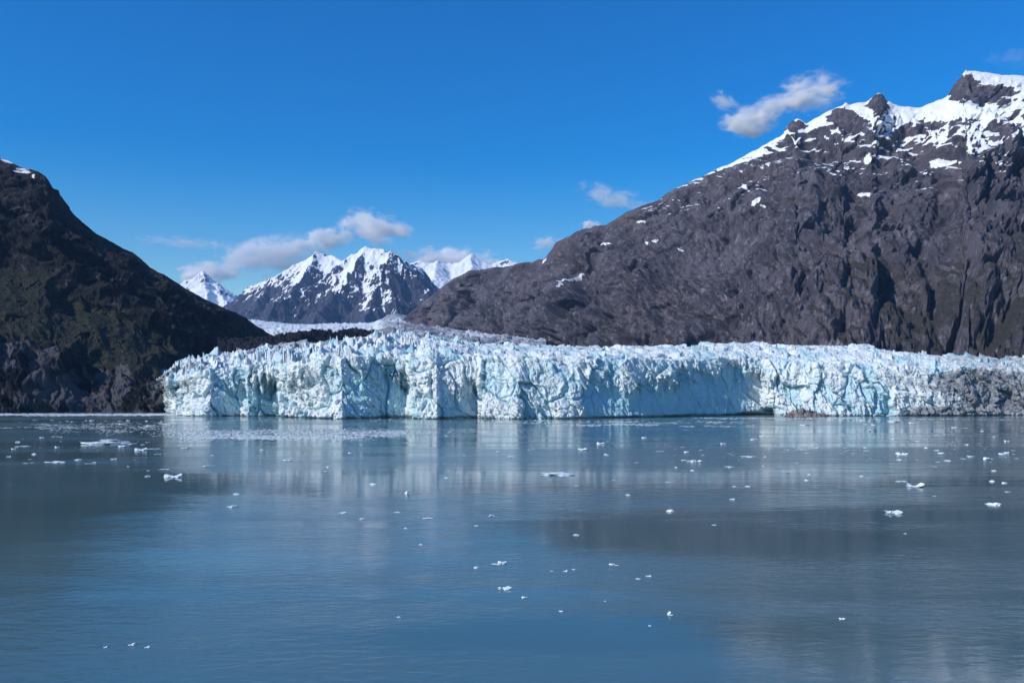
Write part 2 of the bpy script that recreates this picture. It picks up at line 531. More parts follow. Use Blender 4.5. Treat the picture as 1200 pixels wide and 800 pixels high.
def left_mountain():
    px = np.concatenate([np.linspace(-420, -12, 180), np.linspace(-10, 352, 700)])
    s = np.concatenate([np.linspace(0, 1, 440), 1 + np.linspace(0, 1, 30)[1:] ** 1.4])
    out = knots([(-420, 120), (-300, 130), (-150, 150), (-60, 165), (0, 184), (12, 188), (25, 195), (36, 197), (45, 200), (54, 206), (58, 212), (62, 221), (70, 231), (78, 240), (90, 252),
                 (103, 263), (115, 272), (128, 279), (143, 287), (157, 294), (168, 303), (177, 312), (190, 320), (206, 329), (218, 337), (231, 345), (247, 354), (264, 362), (277, 367), (289, 372), (300, 381),
                 (313, 389), (330, 396), (352, 408)], px)
    Db = smooth1(knots([(-420, 850), (-100, 1000), (0, 1065), (100, 1085), (190, 1075), (230, 1180), (280, 1500), (352, 2100)], px), 15)
    Dr = smooth1(knots([(-420, 1750), (0, 1850), (100, 1750), (200, 1700), (264, 1750), (330, 2250), (352, 2400)], px), 25)
    zb = np.full_like(px, -12.0)
    zr = CAMZ + (HOR - out) / FPX * Dr
    S, PX = np.meshgrid(s, px, indexing='ij')
    Sc = np.clip(S, 0, 1)
    h = np.interp(Sc, [0, .03, .07, .12, .34, .55, .60, .72, .78, .90, 1.0], [0, .07, .16, .20, .34, .48, .655, .71, .84, .93, 1.0])
    h = blur2(h, 8)
    D = Db[None] + (Dr - Db)[None] * Sc
    Z = zb[None] + (zr - zb)[None] * h
    back = np.clip(S - 1, 0, 1)
    D = D + back * 1200; Z = Z - back * (zr[None] - 10)
    X = (PX - 600) / FPX * D; Y = D.copy()
    n = blur2(grid_normals(X, Y, Z), 6); n *= np.sign(n[..., 2:3] + 1e-6)
    n[..., 2] *= .25; n[..., 0] *= .45; n /= np.linalg.norm(n, axis=-1, keepdims=True)
    a = PX * 1.45; zz = Z
    wx = fbm(a / 220, Y / 260, zz / 220, 3) * 70
    wy = fbm(a / 200 + 4, Y / 220, zz / 200, 3) * 60
    r1 = ridged((a + wx - .2 * zz) / 230, (zz + wy) / 420, Y / 900, 4)
    r2 = ridged((a + wx * .7 + .5 * zz) / 85 + 3, (zz + wy) / 75, Y / 260, 5, .55)
    fa, _ = facets((a + wx * .4 + .3 * zz) / 36, (zz + wy * .4) / 34, Y / 80)
    fb, _ = facets((a + wy * .3) / 12, (zz + wx * .3) / 15, Y / 30)
    fl = fbm(a / 7, zz / 8, Y / 14, 4, .6)
    cliffy = np.maximum(sstep(0.16, 0.08, Sc), sstep(0.52, 0.58, Sc) * sstep(0.98, 0.86, Sc))
    amp = (1 - 0.72 * sstep(0.88, 1.0, Sc)) * (1 - .9 * sstep(1.0, 1.1, S)) * (1 - .5 * sstep(240, 340, PX))
    d = (40 * (r1 - .5) + (8 + 18 * cliffy) * (r2 - .4) + (3 + 9 * cliffy) * fa + (1.5 + 2.5 * cliffy) * fb + 1.8 * fl) * amp
    X = X + n[..., 0] * d; Y = Y + n[..., 1] * d; Z = Z + n[..., 2] * d
    nn = grid_normals(X, Y, Z); nn *= np.sign(nn[..., 2:3] + 1e-6)
    flat = blur2(nn, 2)[..., 2]
    py = img_y(Y, Z)
    big = fbm(a / 120, zz / 80, Y / 150, 4)
    veg = 0.86 + 1.2 * (flat - 0.62) + 0.45 * big - .8 * sstep(0.16, 0.08, Sc) - .6 * sstep(0.53, 0.58, Sc) + .35 * sstep(.10, .16, Sc) * sstep(.56, .5, Sc)
    pale = sstep(0.17, 0.09, Sc) * (0.60 + .9 * fbm(a / 60, zz / 60, Y / 90, 3)) - .4 * sstep(0, 0.02, Sc) * 0
    pale = pale - .12
    PX = PX + 7 * fbm(a / 20, zz / 20, Y / 40, 4, .65); py = py + 5 * fbm(a / 18 + 5, zz / 14, Y / 40, 4, .65)
    def spot(cx, cy, rx, ry, sl=0.):
        q = ((PX - cx - sl * (py - cy)) / rx) ** 2 + ((py - cy) / ry) ** 2
        return np.exp(-q * q)
    pale = np.maximum(pale, .75 * spot(142, 445, 13, 40, -.15)); pale = np.maximum(pale, .6 * spot(40, 465, 40, 18)); pale = np.maximum(pale, .55 * spot(185, 455, 16, 28))
    pale = np.maximum(pale, .42 * spot(110, 315, 22, 5, 1.)); pale = np.maximum(pale, .4 * spot(20, 245, 40, 10, 2))
    veg = veg - 1.0 * np.clip(pale, 0, 1)
    streaks = fbm(a / 50 - zz / 40, zz / 10, Y / 90, 4)
    sn = np.zeros_like(Z)
    sn = np.maximum(sn, (.62 + .5 * streaks) * spot(8, 189, 10, 4, 1.6)); sn = np.maximum(sn, (.6 + .5 * streaks) * spot(26, 200, 14, 3.5, 2.0)); sn = np.maximum(sn, .7 * spot(38, 207, 3, 2.5))
    sn = np.maximum(sn, .55 * sstep(-20, -160, PX) * sstep(40, 10, py - out[None]))
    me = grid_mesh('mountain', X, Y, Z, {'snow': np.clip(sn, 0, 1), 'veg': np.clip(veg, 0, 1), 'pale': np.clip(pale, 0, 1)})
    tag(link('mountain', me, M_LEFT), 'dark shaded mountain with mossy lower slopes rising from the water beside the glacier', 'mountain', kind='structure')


# ------------------------------------------------------------------ far mountains from ridge skeletons
def skeleton(ridges, x0, x1, y0, y1, nx, ny, base, k):
    x = np.linspace(x0, x1, nx); y = np.linspace(y0, y1, ny)
    Y, X = np.meshgrid(y, x, indexing='ij')
    sx = (x1 - x0)
    wx = X + fbm(X / 500, Y / 500, 1.5, 4) * 70; wy = Y + fbm(X / 500, Y / 500, 8.5, 4) * 90
    H = np.full(X.shape, -1e9)
    for rd in ridges:
        P = [((px - 600) / FPX * d, d, CAMZ + (HOR - py) / FPX * d) for (px, py, d) in rd]
        for (ax, ay, az), (bx, by, bz) in zip(P[:-1], P[1:]):
            t = np.clip(((wx - ax) * (bx - ax) + (wy - ay) * (by - ay)) / ((bx - ax) ** 2 + (by - ay) ** 2 + 1e-6), 0, 1)
            q = np.hypot(wx - ax - t * (bx - ax), wy - ay - t * (by - ay))
            H = np.maximum(H, az + t * (bz - az) - q * k)
    return X, Y, np.maximum(H, base)


def mid_mountain():
    main = [(225, 392, 8700), (264, 357, 8600), (290, 334, 8600), (306, 328, 8600), (323, 323, 8600), (341, 309, 8600), (352, 304, 8600), (363, 299, 8600), (369, 294, 8600), (374, 298, 8600), (385, 298, 8600),
            (400, 303, 8500), (415, 296, 8500), (422, 291, 8500), (429, 288, 8500), (440, 289, 8450), (448, 290, 8450), (453, 295, 8400), (459, 291, 8400), (465, 299, 8450), (473, 306, 8500), (484, 307, 8600), (492, 311, 8700),
            (503, 325, 8800), (514, 340, 8900), (560, 376, 9000)]
    r = [main,
         [(459, 291, 8400), (450, 312, 8050), (442, 330, 7800), (432, 352, 7400), (425, 380, 6900)],
         [(429, 288, 8500), (408, 320, 8000), (390, 343, 7600), (372, 366, 7200), (360, 384, 6800)],
         [(369, 294, 8600), (352, 322, 8100), (330, 346, 7700), (312, 366, 7300)],
         [(323, 323, 8600), (306, 345, 8200), (285, 366, 7700)],
         [(473, 306, 8500), (484, 332, 8200), (478, 356, 7700), (470, 380, 7000)],
         [(415, 296, 8500), (380, 318, 8200), (352, 340, 7950)],
         [(442, 330, 7800), (462, 350, 7500), (470, 372, 7100)]]
    X, Y, Z = skeleton(r, -3300, -250, 6400, 10500, 640, 560, 200, 1.0)
    rel = ridged(X / 520, Y / 520, 3.3, 6, .55); fi = fbm(X / 120, Y / 120, 2.2, 5, .6)
    crest = np.exp(-((Y - 8550) / 260) ** 2)
    Z = Z + (1 - .75 * crest) * 120 * (rel - .45) + (1 - .35 * crest) * 75 * fi - 10
    conc = np.clip((blur2(Z, 30) - Z) / 25, -1, 1)
    nn = grid_normals(X, Y, Z); nn *= np.sign(nn[..., 2:3])
    flat = blur2(nn, 1)[..., 2]
    py = img_y(Y, Z)
    big = fbm(X / 420, Y / 420, Z / 300, 5, .6)
    sn = 0.50 + (335 - py) / 60 + 1.0 * (flat - .66) + .8 * big - 0.50 * nn[..., 0] + .22 * conc + .55 * (ridged(X / 150, Y / 150, Z / 90, 4, .6) - .45)
    tag(link('mountain', grid_mesh('mountain', X, Y, Z, {'snow': np.clip(sn, 0, 1)}), M_MID),
        'blue grey pyramid mountain streaked with snow far up the valley', 'mountain', kind='structure')


def far_peak(name, label, ridges, x0, x1, y0, y1, bias):
    X, Y, Z = skeleton(ridges, x0, x1, y0, y1, 300, 260, 300, 0.72)
    rel = ridged(X / 900, Y / 900, 6.3, 6, .55); fi = fbm(X / 200, Y / 200, 4.2, 5, .6)
    Z = Z + 120 * (rel - .35) + 85 * fi
    nn = grid_normals(X, Y, Z); nn *= np.sign(nn[..., 2:3]); flat = nn[..., 2]
    sn = bias + 1.6 * (flat - .6) + .5 * fbm(X / 500, Y / 500, Z / 300, 5, .6)
    tag(link('mountain', grid_mesh('mountain', X, Y, Z, {'snow': np.clip(sn, 0, 1)}), M_FAR), label, 'mountain', kind='structure')


def far_peaks():
    D = 15500
    far_peak('mountain', 'white snowy range showing behind the pyramid mountain below a long cloud',
             [[(440, 325, D), (470, 312, D), (492, 307, D), (505, 309, D), (515, 305, D), (530, 308, D), (543, 306, D), (554, 303, D), (566, 306, D), (580, 308, D), (602, 307, D), (640, 318, D), (700, 350, D)],
              [(515, 304, D), (505, 330, D - 1200), (490, 350, D - 2200)], [(554, 300, D), (548, 325, D - 1200), (530, 350, D - 2200)], [(580, 308, D), (585, 335, D - 1200)]],
             -3200, 1700, 12800, 17500, .72)
    D = 14000
    far_peak('mountain', 'small snowy peak under a cap of cloud beside the dark mountain slope',
             [[(170, 370, D), (205, 345, D), (217, 333, D), (226, 330, D), (233, 326, D), (239, 321, D), (246, 327, D), (251, 331, D), (262, 336, D), (277, 344, D), (300, 360, D)],
              [(239, 321, D), (243, 345, D - 1100), (238, 372, D - 2000)], [(251, 331, D), (262, 352, D - 1100), (270, 372, D - 1800)], [(226, 330, D), (218, 352, D - 1000)]],
             -6200, -3600, 11600, 15600, .62)


# ------------------------------------------------------------------ glacier
FRONT = [(150, 1180), (180, 1150), (192, 1110), (199, 990), (215, 932), (246, 890), (249, 896), (284, 926), (288, 892), (323, 917), (328, 884), (360, 852), (400, 815), (404, 818), (476, 866), (482, 822),
         (512, 812), (516, 820), (560, 852), (566, 818), (600, 812), (640, 818), (680, 822), (684, 828), (760, 868), (820, 908), (880, 950), (890, 954), (912, 930), (960, 916), (1040, 916), (1120, 930), (1200, 948), (1330, 985), (1500, 1060)]
TOPLINE = [(150, 452), (180, 441), (195, 433), (210, 425), (225, 420), (240, 418), (270, 415), (300, 409), (330, 410), (360, 408), (400, 404), (430, 399), (450, 392), (470, 389), (490, 390), (520, 393),
           (560, 397), (600, 399), (640, 401), (700, 402), (760, 403), (800, 401), (860, 399), (900, 401), (960, 402), (1015, 401), (1040, 408), (1100, 413), (1150, 416), (1200, 417), (1330, 424), (1500, 440)]
# row of the cliff's brow (where the wall turns into the broken surface)
BROW = [(150, 458), (195, 444), (240, 434), (300, 427), (360, 424), (400, 422), (440, 420), (480, 416), (520, 416), (560, 418), (620, 420), (680, 424), (760, 422), (860, 420), (920, 424), (960, 425), (1040, 428), (1200, 434), (1500, 450)]


def glacier():
    root = bpy.data.objects.new('glacier', None); COL.objects.link(root)
    root.location = (0, 850, 0)
    tag(root, 'wide white blue tidewater glacier ending in a jagged ice cliff at the water', 'glacier')
    px = np.concatenate([np.linspace(184, 1212, 1890), np.linspace(1213, 1480, 240)])
    nc, nt = 150, 130
    D0 = knots(FRONT, px)
    D0 = D0 + 5 * fbm(px / 22, 3.3, 1.1, 4)
    D0 = smooth1(D0, 3)
    Dsm = smooth1(D0, 110)
    top = knots(TOPLINE, px); brow = smooth1(knots(BROW, px), 20)
    back = 230.0
    Hs = CAMZ + (HOR - top) / FPX * (Dsm + back * .75)
    Hb = CAMZ + (HOR - brow) / FPX * (D0 + 24)
    Hb = Hb + 5 * fbm(px / 16, 8.1, 2.2, 4)
    rows_v = np.concatenate([np.linspace(0, 1, nc), np.ones(nt)])
    rows_w = np.concatenate([np.zeros(nc), np.linspace(0, 1, nt + 1)[1:]])
    V, PX = np.meshgrid(rows_v, px, indexing='ij')
    W = np.meshgrid(rows_w, px, indexing='ij')[0]
    wb = sstep(0, .5, W)
    # bays are cut into the foot of the wall; higher up the broken edge hangs further forward
    from_env = np.array([D0[max(0, i - 80):i + 81].min() for i in range(len(D0))])
    env = smooth1(from_env, 50) + 6
    cut = knots([(160, .9), (246, .62), (286, .62), (290, .70), (326, .62), (400, .8), (478, .66), (510, .5), (562, .52), (680, .55), (705, .66), (722, .62), (738, .40), (752, .62), (770, .56), (800, .74), (850, .80), (880, .85), (905, .6), (1480, .7)], px)
    jag = .30 * fbm(PX / 16, V * 3, 2.2, 4, .6) + .16 * (ridged(PX / 9, V * 1.5, 7.2, 3) - .4)
    hang = sstep(-.22, .20, V - cut[None] + jag)
    hang = hang * .55
    Dc = D0[None] * (1 - hang) + np.minimum(env, D0)[None] * hang
    Dbase = Dc * (1 - wb) + Dsm[None] * wb
    lean = 26 * V ** 1.3 + back * W ** 1.25
    D = Dbase + lean
    Zc = -4 + (Hb[None] + 4) * V
    rise = np.interp(W, [0, .3, .75, 1], [0, .52, 1.0, .98])
    Z = Zc + (Hs - Hb)[None] * rise
    X = (PX - 600) / FPX * D; Y = D.copy()
    X0, Y0, Z0 = X.copy(), Y.copy(), Z.copy()
    # outward direction of the front line
    tx = np.gradient((px - 600) / FPX * D0); ty = np.gradient(D0)
    nx, ny = ty, -tx
    l = np.hypot(nx, ny); nx, ny = smooth1(nx / l, 4), smooth1(ny / l, 4)
    l = np.hypot(nx, ny); nx, ny = nx / l, ny / l
    up = sstep(0.75, 1.0, V) * .35 + sstep(0, .12, W) * .65
    nx = nx * .4; ny = -np.sqrt(1 - nx ** 2)
    NX = nx[None] * (1 - up); NY = ny[None] * (1 - up); NZ = up
    wx = fbm(X0 / 40, Y0 / 40, Z0 / 40, 3) * 14
    wz = fbm(X0 / 40 + 7, Y0 / 40, Z0 / 40, 3) * 12
    A, B, Cc = X0 + wx + .45 * Z0, Y0 + wx * .5, Z0 + wz - .2 * X0
    # the left half is a forest of seracs, the middle fine, the right end worn down
    coarse = knots([(150, .5), (230, .8), (440, .85), (500, .45), (560, .33), (640, .28), (800, .34), (900, .36), (1050, .38), (1200, .42), (1500, .4)], px)[None]
    f1, g1 = facets(A / 24, B / 30, Cc / 46)
    f2, g2 = facets(A / 9 + 3, B / 12, Cc / 16)
    f3, g3 = facets(A / 3.8 + 5, B / 5, Cc / 6)
    flute = ridged(A / 17, B / 26, Cc / 80, 4)
    rough = fbm(X0 / 5, Y0 / 5, Z0 / 6, 4, .6)
    big = fbm(X0 / 75, Y0 / 75, Z0 / 60, 3)
    crack = sstep(.10, .0, g1)
    face = 7.5 * f1 + 2.9 * f2 + 1.7 * f3 + 6 * (flute - .4) + 3.2 * rough + 9 * big - 4 * crack - 1.2 * sstep(.12, 0, g2) + 1.8 * (ridged((A + wx) / 7, B / 12, Cc / 45, 4, .6) - .4)
    # smoother fresh calving walls inside the shaded bays
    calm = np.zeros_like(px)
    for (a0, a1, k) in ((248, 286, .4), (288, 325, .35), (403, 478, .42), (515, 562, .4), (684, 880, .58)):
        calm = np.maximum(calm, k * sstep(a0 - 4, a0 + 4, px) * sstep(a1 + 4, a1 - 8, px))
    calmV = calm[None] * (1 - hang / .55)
    face = face * (1 - calmV) * coarse ** .3
    # broken surface: tilted blocks and blades between crevasses
    cre = 1 - np.abs(perlin((X0 + .45 * Y0 + wx) / 11, (Y0 - .3 * X0 + wx) / 26, 2.5)) * 2.0
    f4, g4 = facets((X0 + wx + .4 * Y0) / 10, (Y0 + wx) / 15, 3.5, 1.3)
    f5, g5 = facets((X0 + wx * .5) / 20 + 2, (Y0 + wx) / 24, 6.5, 1.2)
    spike = np.clip(.55 - worley((X0 + wx * .6) / 10, (Y0 + wx * .6) / 14, 9.5)[0], 0, 1)
    surf = (10 * f5 + 6 * f4 + 4 * spike + 4.5 * np.clip(cre, -1, 1) * .8 + 2.0 * f3 + 1.5 * rough) * coarse - 5.5
    bw = sstep(0, .08, W)
    d = face * (1 - bw) + surf * bw
    d = d * (1 - .3 * sstep(.9, 1, W))
    # undercut at the tide line
    cave = np.exp(-((PX - 902) / 9) ** 2 - (V / .16) ** 4) + .6 * np.exp(-((PX - 880) / 12) ** 2 - (V / .10) ** 4)
    d = d - 22 * cave * (W == 0)
    under = sstep(.11, .03, V) * (3.5 + 11 * np.clip(fbm(X0 / 28, Y0 / 28, 5.5, 3) + .15, 0, 1) + 5 * calm[None]) * (W == 0)
    d = d - under
    X = X0 + NX * d; Y = Y0 + NY * d; Z = Z0 + NZ * d
    edge = sstep(.90, 1.0, W)
    Z = Z - 40 * edge
    py = img_y(Y, Z)
    n3 = fbm(X0 / 50, Y0 / 50, Z0 / 35, 4)
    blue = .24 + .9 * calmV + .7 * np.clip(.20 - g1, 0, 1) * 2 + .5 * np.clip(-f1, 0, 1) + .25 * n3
    dirt_shade = -.05 + .85 * sstep(216, 192, PX) + .46 * sstep(1010, 1150, PX) * (.65 + .5 * sstep(.1, .4, V)) + .12 * sstep(880, 1010, PX)
    dirt_shade = dirt_shade + .35 * sstep(.10, .0, V) * sstep(860, 1000, PX)
    for (cx, cy, rx, ry, k) in ((338, 452, 14, 16, .5), (335, 470, 22, 14, .35), (450, 432, 5, 5, .5), (902, 478, 10, 10, .8), (1180, 472, 50, 16, .8), (1085, 482, 40, 6, .75), (1150, 440, 50, 6, .35), (985, 484, 30, 4, .5), (1110, 452, 40, 10, .35), (270, 470, 18, 8, .2), (460, 400, 14, 9, .5)):  # cave-mouth spot paints the hollow's shade into the ice colour
        q = ((PX - cx) / rx) ** 2 + ((py - cy) / ry) ** 2
        dirt_shade = dirt_shade + k * np.exp(-q)
    me = grid_mesh('ice_cliff', X, Y - 850, Z, {'blue': np.clip(blue, 0, 1), 'dirt_shade': np.clip(dirt_shade, 0, 1)})
    link('ice_cliff', me, M_ICE, root)

    # ice stream coming down the valley from the far mountains
    px = np.linspace(235, 640, 380)
    t = np.linspace(0, 1, 260)
    T, PX = np.meshgrid(t, px, indexing='ij')
    D = 1250 * (6900 / 1250) ** T
    far = smooth1(knots([(235, 372), (297, 374), (327, 378.5), (352, 380), (385, 379), (437, 378.5), (446, 374), (454, 369), (468, 367), (480, 372), (640, 394)], px), 6)
    near = knots([(235, 425), (330, 404), (420, 402), (450, 398), (480, 396), (640, 403)], px)
    ease = np.clip(T * 1.0, 0, 1) ** .9
    yy = near[None] * (1 - ease) + far[None] * ease
    Z = CAMZ + (HOR - yy) / FPX * D
    X = (PX - 600) / FPX * D
    w = fbm(X / 120, D / 120, 1.2, 3) * 25
    fa, _ = facets((X + w) / 40, (D + w) / 60, 1.5, 1.5)
    cre = np.abs(perlin((X + w) / 60, (D + .3 * X + w) / 28, 4.4))
    Z = Z + 8 * fa + 14 * cre * sstep(0, .2, T) + 3 * fbm(X / 14, D / 20, 7.7, 4) - 8
    dirt_shade = .42 + .5 * fbm(X / 160, D / 900, 3.3, 4) + .3 * sstep(440, 452, PX) + .35 * sstep(.55, .2, T) * sstep(470, 440, PX) + .25 * sstep(.97, 1, T)
    me = grid_mesh('ice_stream', X, D - 850, Z, {'blue': np.full(Z.shape, .2), 'dirt_shade': np.clip(dirt_shade, 0, 1)})
    link('ice_stream', me, M_ICE, root)


def moraine():
    px = np.linspace(255, 500, 460)
    t = np.linspace(-1, 1, 120)
    T, PX = np.meshgrid(t, px, indexing='ij')
    Dc = knots([(255, 1500), (350, 1600), (500, 2000)], px)
    yc = knots([(255, 398), (300, 396), (322, 394), (340, 390), (356, 388.5), (380, 389), (400, 388), (425, 387.5), (440, 389), (455, 392), (475, 397), (500, 406)], px)
    D = Dc[None] + T * 170
    zc = CAMZ + (HOR - yc) / FPX * Dc
    prof = 1 - np.abs(T) ** 1.6
    Z = zc[None] - 75 * (1 - prof)
    X = (PX - 600) / FPX * D
    f, _ = facets(X / 14, D / 18, 2.5); f2, _ = facets(X / 5, D / 7, 4.5)
    Z = Z + 5 * f + 2.4 * f2 + 6 * fbm(X / 50, D / 60, 3.1, 4) + 1.5 * fbm(X / 4, D / 5, 1.1, 3)
    tag(link('moraine', grid_mesh('moraine', X, D, Z), M_MORAINE), 'black ridge of rock debris lying on the ice behind the cliff', 'moraine', kind='structure')


def rubble_mound():
    # pale brown heap at the foot of the ice, beside the dark cave
    x, d = ground_pt(944, 488.2)
    n, m = 150, 100
    u = np.linspace(-1, 1, n); v = np.linspace(-1, 1, m)
    U, Vv = np.meshgrid(u, v, indexing='ij')
    X = U * 22; Y = Vv * 13
    r = np.clip(1 - (U ** 2 + Vv ** 2), 0, 1)
    Z = 7.5 * r ** .7 * (.7 + .6 * fbm(U * 2.2, Vv * 2.2, 4.4, 3) + .35 * sstep(.3, -.6, U)) - 1
    f, _ = facets(X / 3.2, Y / 3.2, 1.5)
    Z = Z + (3.2 * f + 1.2 * fbm(X / 1.2, Y / 1.2, 2.2, 3)) * sstep(0, .2, r)
    o = link('rubble_mound', grid_mesh('rubble_mound', X, Y, Z), M_RUBBLE)
    o.location = (x, d, 0)
    tag(o, 'pale brown rubble heap at the waterline by the dark hollow in the ice cliff', 'rubble mound')


right_mountain()
left_mountain()
mid_mountain()
far_peaks()
glacier()
moraine()
rubble_mound()


# ------------------------------------------------------------------ floating ice
def ico(sub):
    t = (1 + 5 ** .5) / 2
    V = [(-1, t, 0), (1, t, 0), (-1, -t, 0), (1, -t, 0), (0, -1, t), (0, 1, t), (0, -1, -t), (0, 1, -t), (t, 0, -1), (t, 0, 1), (-t, 0, -1), (-t, 0, 1)]
    F = [(0, 11, 5), (0, 5, 1), (0, 1, 7), (0, 7, 10), (0, 10, 11), (1, 5, 9), (5, 11, 4), (11, 10, 2), (10, 7, 6), (7, 1, 8), (3, 9, 4), (3, 4, 2), (3, 2, 6), (3, 6, 8), (3, 8, 9), (4, 9, 5), (2, 4, 11), (6, 2, 10), (8, 6, 7), (9, 8, 1)]
    V = [np.array(v) / np.linalg.norm(v) for v in V]
    for _ in range(sub):
        cache = {}; F2 = []
        def mid(a, b):
            k = (min(a, b), max(a, b))
            if k not in cache:
                p = V[a] + V[b]; V.append(p / np.linalg.norm(p)); cache[k] = len(V) - 1
            return cache[k]
        for a, b, c in F:
            x, y, z = mid(a, b), mid(b, c), mid(c, a)
            F2 += [(a, x, z), (b, y, x), (c, z, y), (x, y, z)]
        F = F2
    return np.array(V), np.array(F)


IV3, IF3 = ico(3)
IV1, IF1 = ico(1)


def chunk(seed, kind, V=IV3):
    """unit floe, 1 wide; kinds: flat, lump, peak, double"""
    r = np.random.default_rng(seed)
    o = r.random(3) * 90
    f, _ = facets(V[:, 0] * 1.3 + o[0], V[:, 1] * 1.3 + o[1], V[:, 2] * 1.3 + o[2], 1.2)
    n = fbm(V[:, 0] * 2 + o[1], V[:, 1] * 2 + o[2], V[:, 2] * 2 + o[0], 3)
    P = V * (0.5 + .42 * f + .22 * n)[:, None]
    hgt = {'flat': .18, 'lump': .36, 'peak': .60, 'double': .34}[kind]
    if kind == 'peak':
        P[:, 2] += np.clip(P[:, 2], 0, 1) * .8 * np.exp(-((P[:, 0] - .12) / .18) ** 2)
    if kind == 'double':
        P[:, 2] *= .35 + .9 * np.abs(P[:, 0]) / .5
    if kind == 'flat':
        P[:, 2] = np.minimum(P[:, 2], .30 + .1 * n)
    P[:, 2] = P[:, 2] * hgt * 1.3 + .02
    P[:, 1] *= .9
    return P


VAR = {}
for k in ('flat', 'lump', 'peak', 'double'):
    for i in range(5):
        me = poly_mesh('floating_ice', chunk(hash((k == 'flat', k == 'lump', k == 'peak')) % 97 + i * 13, k), IF3)
        me.materials.append(M_BERG)
        VAR[k, i] = me

rr = random.Random(11)
SMALL_LABEL = 'tiny white ice fragment drifting among many others on the bay'


def floe(px, py, wpx, kind, label=None, cat='ice floe', group='small ice fragments drifting on the bay', hk=1.0):
    x, d = ground_pt(px, py)
    w = .86 * wpx / FPX * d
    o = bpy.data.objects.new('ice_floe' if kind == 'flat' else 'ice_chunk', VAR[kind, rr.randrange(5)])
    COL.objects.link(o)
    o.location = (x, d, 0)
    o.rotation_euler = (0, 0, rr.choice((0, math.pi)) + rr.uniform(-.5, .5))
    o.scale = (w * 1.12, w * 1.12 * rr.uniform(.8, 1.5), w * 1.12 * hk)
    tag(o, label or SMALL_LABEL, cat, group if not label else None)
    return o


BIG = [
    (122, 520, 32, 'flat', 'broad white ice floe, widest in the bay, off the dark mountain foot'),
    (128, 516, 16, 'flat', 'white floe just behind the widest ice floe'),
    (143, 523.5, 7, 'lump', 'compact white lump at the near end of the widest floe'),
    (155, 520, 8, 'flat', 'white slab just right of the widest ice floe'),
    (165, 527.5, 10, 'double', 'white double humped floe right of the widest floe, left of a twin'),
    (176, 526.3, 9, 'flat', 'thin white floe touching the right of the double humped floe'),
    (185, 532, 6, 'flat', 'small white slab below the thin floe near the glacier reflection'),
    (193, 550, 8, 'flat', 'white flat chunk a little beyond the low arched ice chunk at left'),
    (203, 559, 14, 'double', 'low arched white ice chunk at the edge of the dark mountain reflection'),
    (65, 541.5, 13, 'flat', 'wide thin pale floe in the dark reflection at far left'),
    (92, 539, 6, 'lump', 'small white lump right of the wide thin pale floe at left'),
    (27, 523, 10, 'flat', 'flat white sliver near the left edge of the bay'),
    (218, 525, 8, 'flat', 'white floe at the left edge of the bright glacier reflection'),
    (243, 546, 8, 'flat', 'flat white piece alone right of the arched chunk'),
    (273, 594, 8, 'lump', 'white lump floating alone in blue water at left centre'),
    (277, 579, 5, 'lump', 'small white lump just beyond the lone lump at left centre'),
    (337, 539, 9, 'flat', 'thin white floe in the smooth water below the bright ice band'),
    (437, 568, 7, 'lump', 'white chunk with a knob in the blue water left of centre'),
    (478, 578, 7, 'peak', 'white tilted wedge of ice right of the knobbed chunk'),
    (401, 601, 6, 'lump', 'small white block far left of the pointed ice chip'),
    (424, 608, 5, 'lump', 'small white lump right of and nearer than a white block left of centre'),
    (502, 607, 7, 'flat', 'thin flat white chip between two small lumps near the centre'),
    (576, 605, 5, 'peak', 'upright pointed white chip near the centre of the bay'),
    (653, 556, 25, 'flat', 'long thin white ice slab right of centre, longest in the middle of the bay'),
    (682, 527, 8, 'lump', 'bright white block above the long thin slab'),
    (704, 520, 7, 'double', 'twin humped white piece beyond the bright block right of centre'),
    (676, 627, 6, 'lump', 'small white lump in the dark streak right of centre'),
    (581, 661, 8, 'flat', 'flat white piece of the near close pair at centre'),
    (589, 659.6, 8, 'lump', 'humped white piece of the near close pair at centre'),
    (590, 690, 11, 'lump', 'nearest bright white chunk below the close pair at centre'),
    (785, 720, 5, 'peak', 'small upright white tip in the near water right of centre'),
    (786, 599, 7, 'lump', 'white lump alone in the teal water right of the dark streak'),
    (774, 529, 7, 'flat', 'white slab alone in the far water below the shaded ice bay'),
    (803, 539, 7, 'flat', 'leftmost white slab of the close trio below the shaded ice bay'),
    (812, 541, 8, 'lump', 'middle white lump of the close trio below the shaded ice bay'),
    (820, 541, 7, 'lump', 'rightmost white lump of the close trio below the shaded ice bay'),
    (876, 535, 10, 'flat', 'flat white slab right of the close trio'),
    (855, 547, 8, 'flat', 'white slab nearer than the flat slab right of the trio'),
    (922, 553, 8, 'flat', 'flat white piece alone in the water at right centre'),
    (943, 498, 10, 'flat', 'white floe close under the rubble heap'),
    (1047, 494, 12, 'flat', 'white floe close under the dirty end of the ice cliff'),
    (1071, 570, 13, 'double', 'large white two humped floe at right'),
    (1058, 564, 10, 'flat', 'thin flat floe just beyond the large two humped floe'),
    (1046, 601, 12, 'lump', 'blocky white floe, nearest of the floes at right'),
    (1165, 591, 10, 'lump', 'bright low white block near the right edge'),
    (1157, 538, 8, 'lump', 'white block in the scattered group near the right edge'),
    (1074, 517, 8, 'flat', 'white slab in the far water at right of the pale slick'),
    (1057, 533, 8, 'double', 'white two humped piece left of the scattered group at right'),
    (1176, 532, 9, 'double', 'bright humped piece in the middle of the group by the right edge'),
    (156, 755, 6, 'lump', 'largest of three small chips in the near water at lower left'),
]
for px, py, w, k, lab in BIG:
    floe(px, py, w, k, lab, hk=.75)
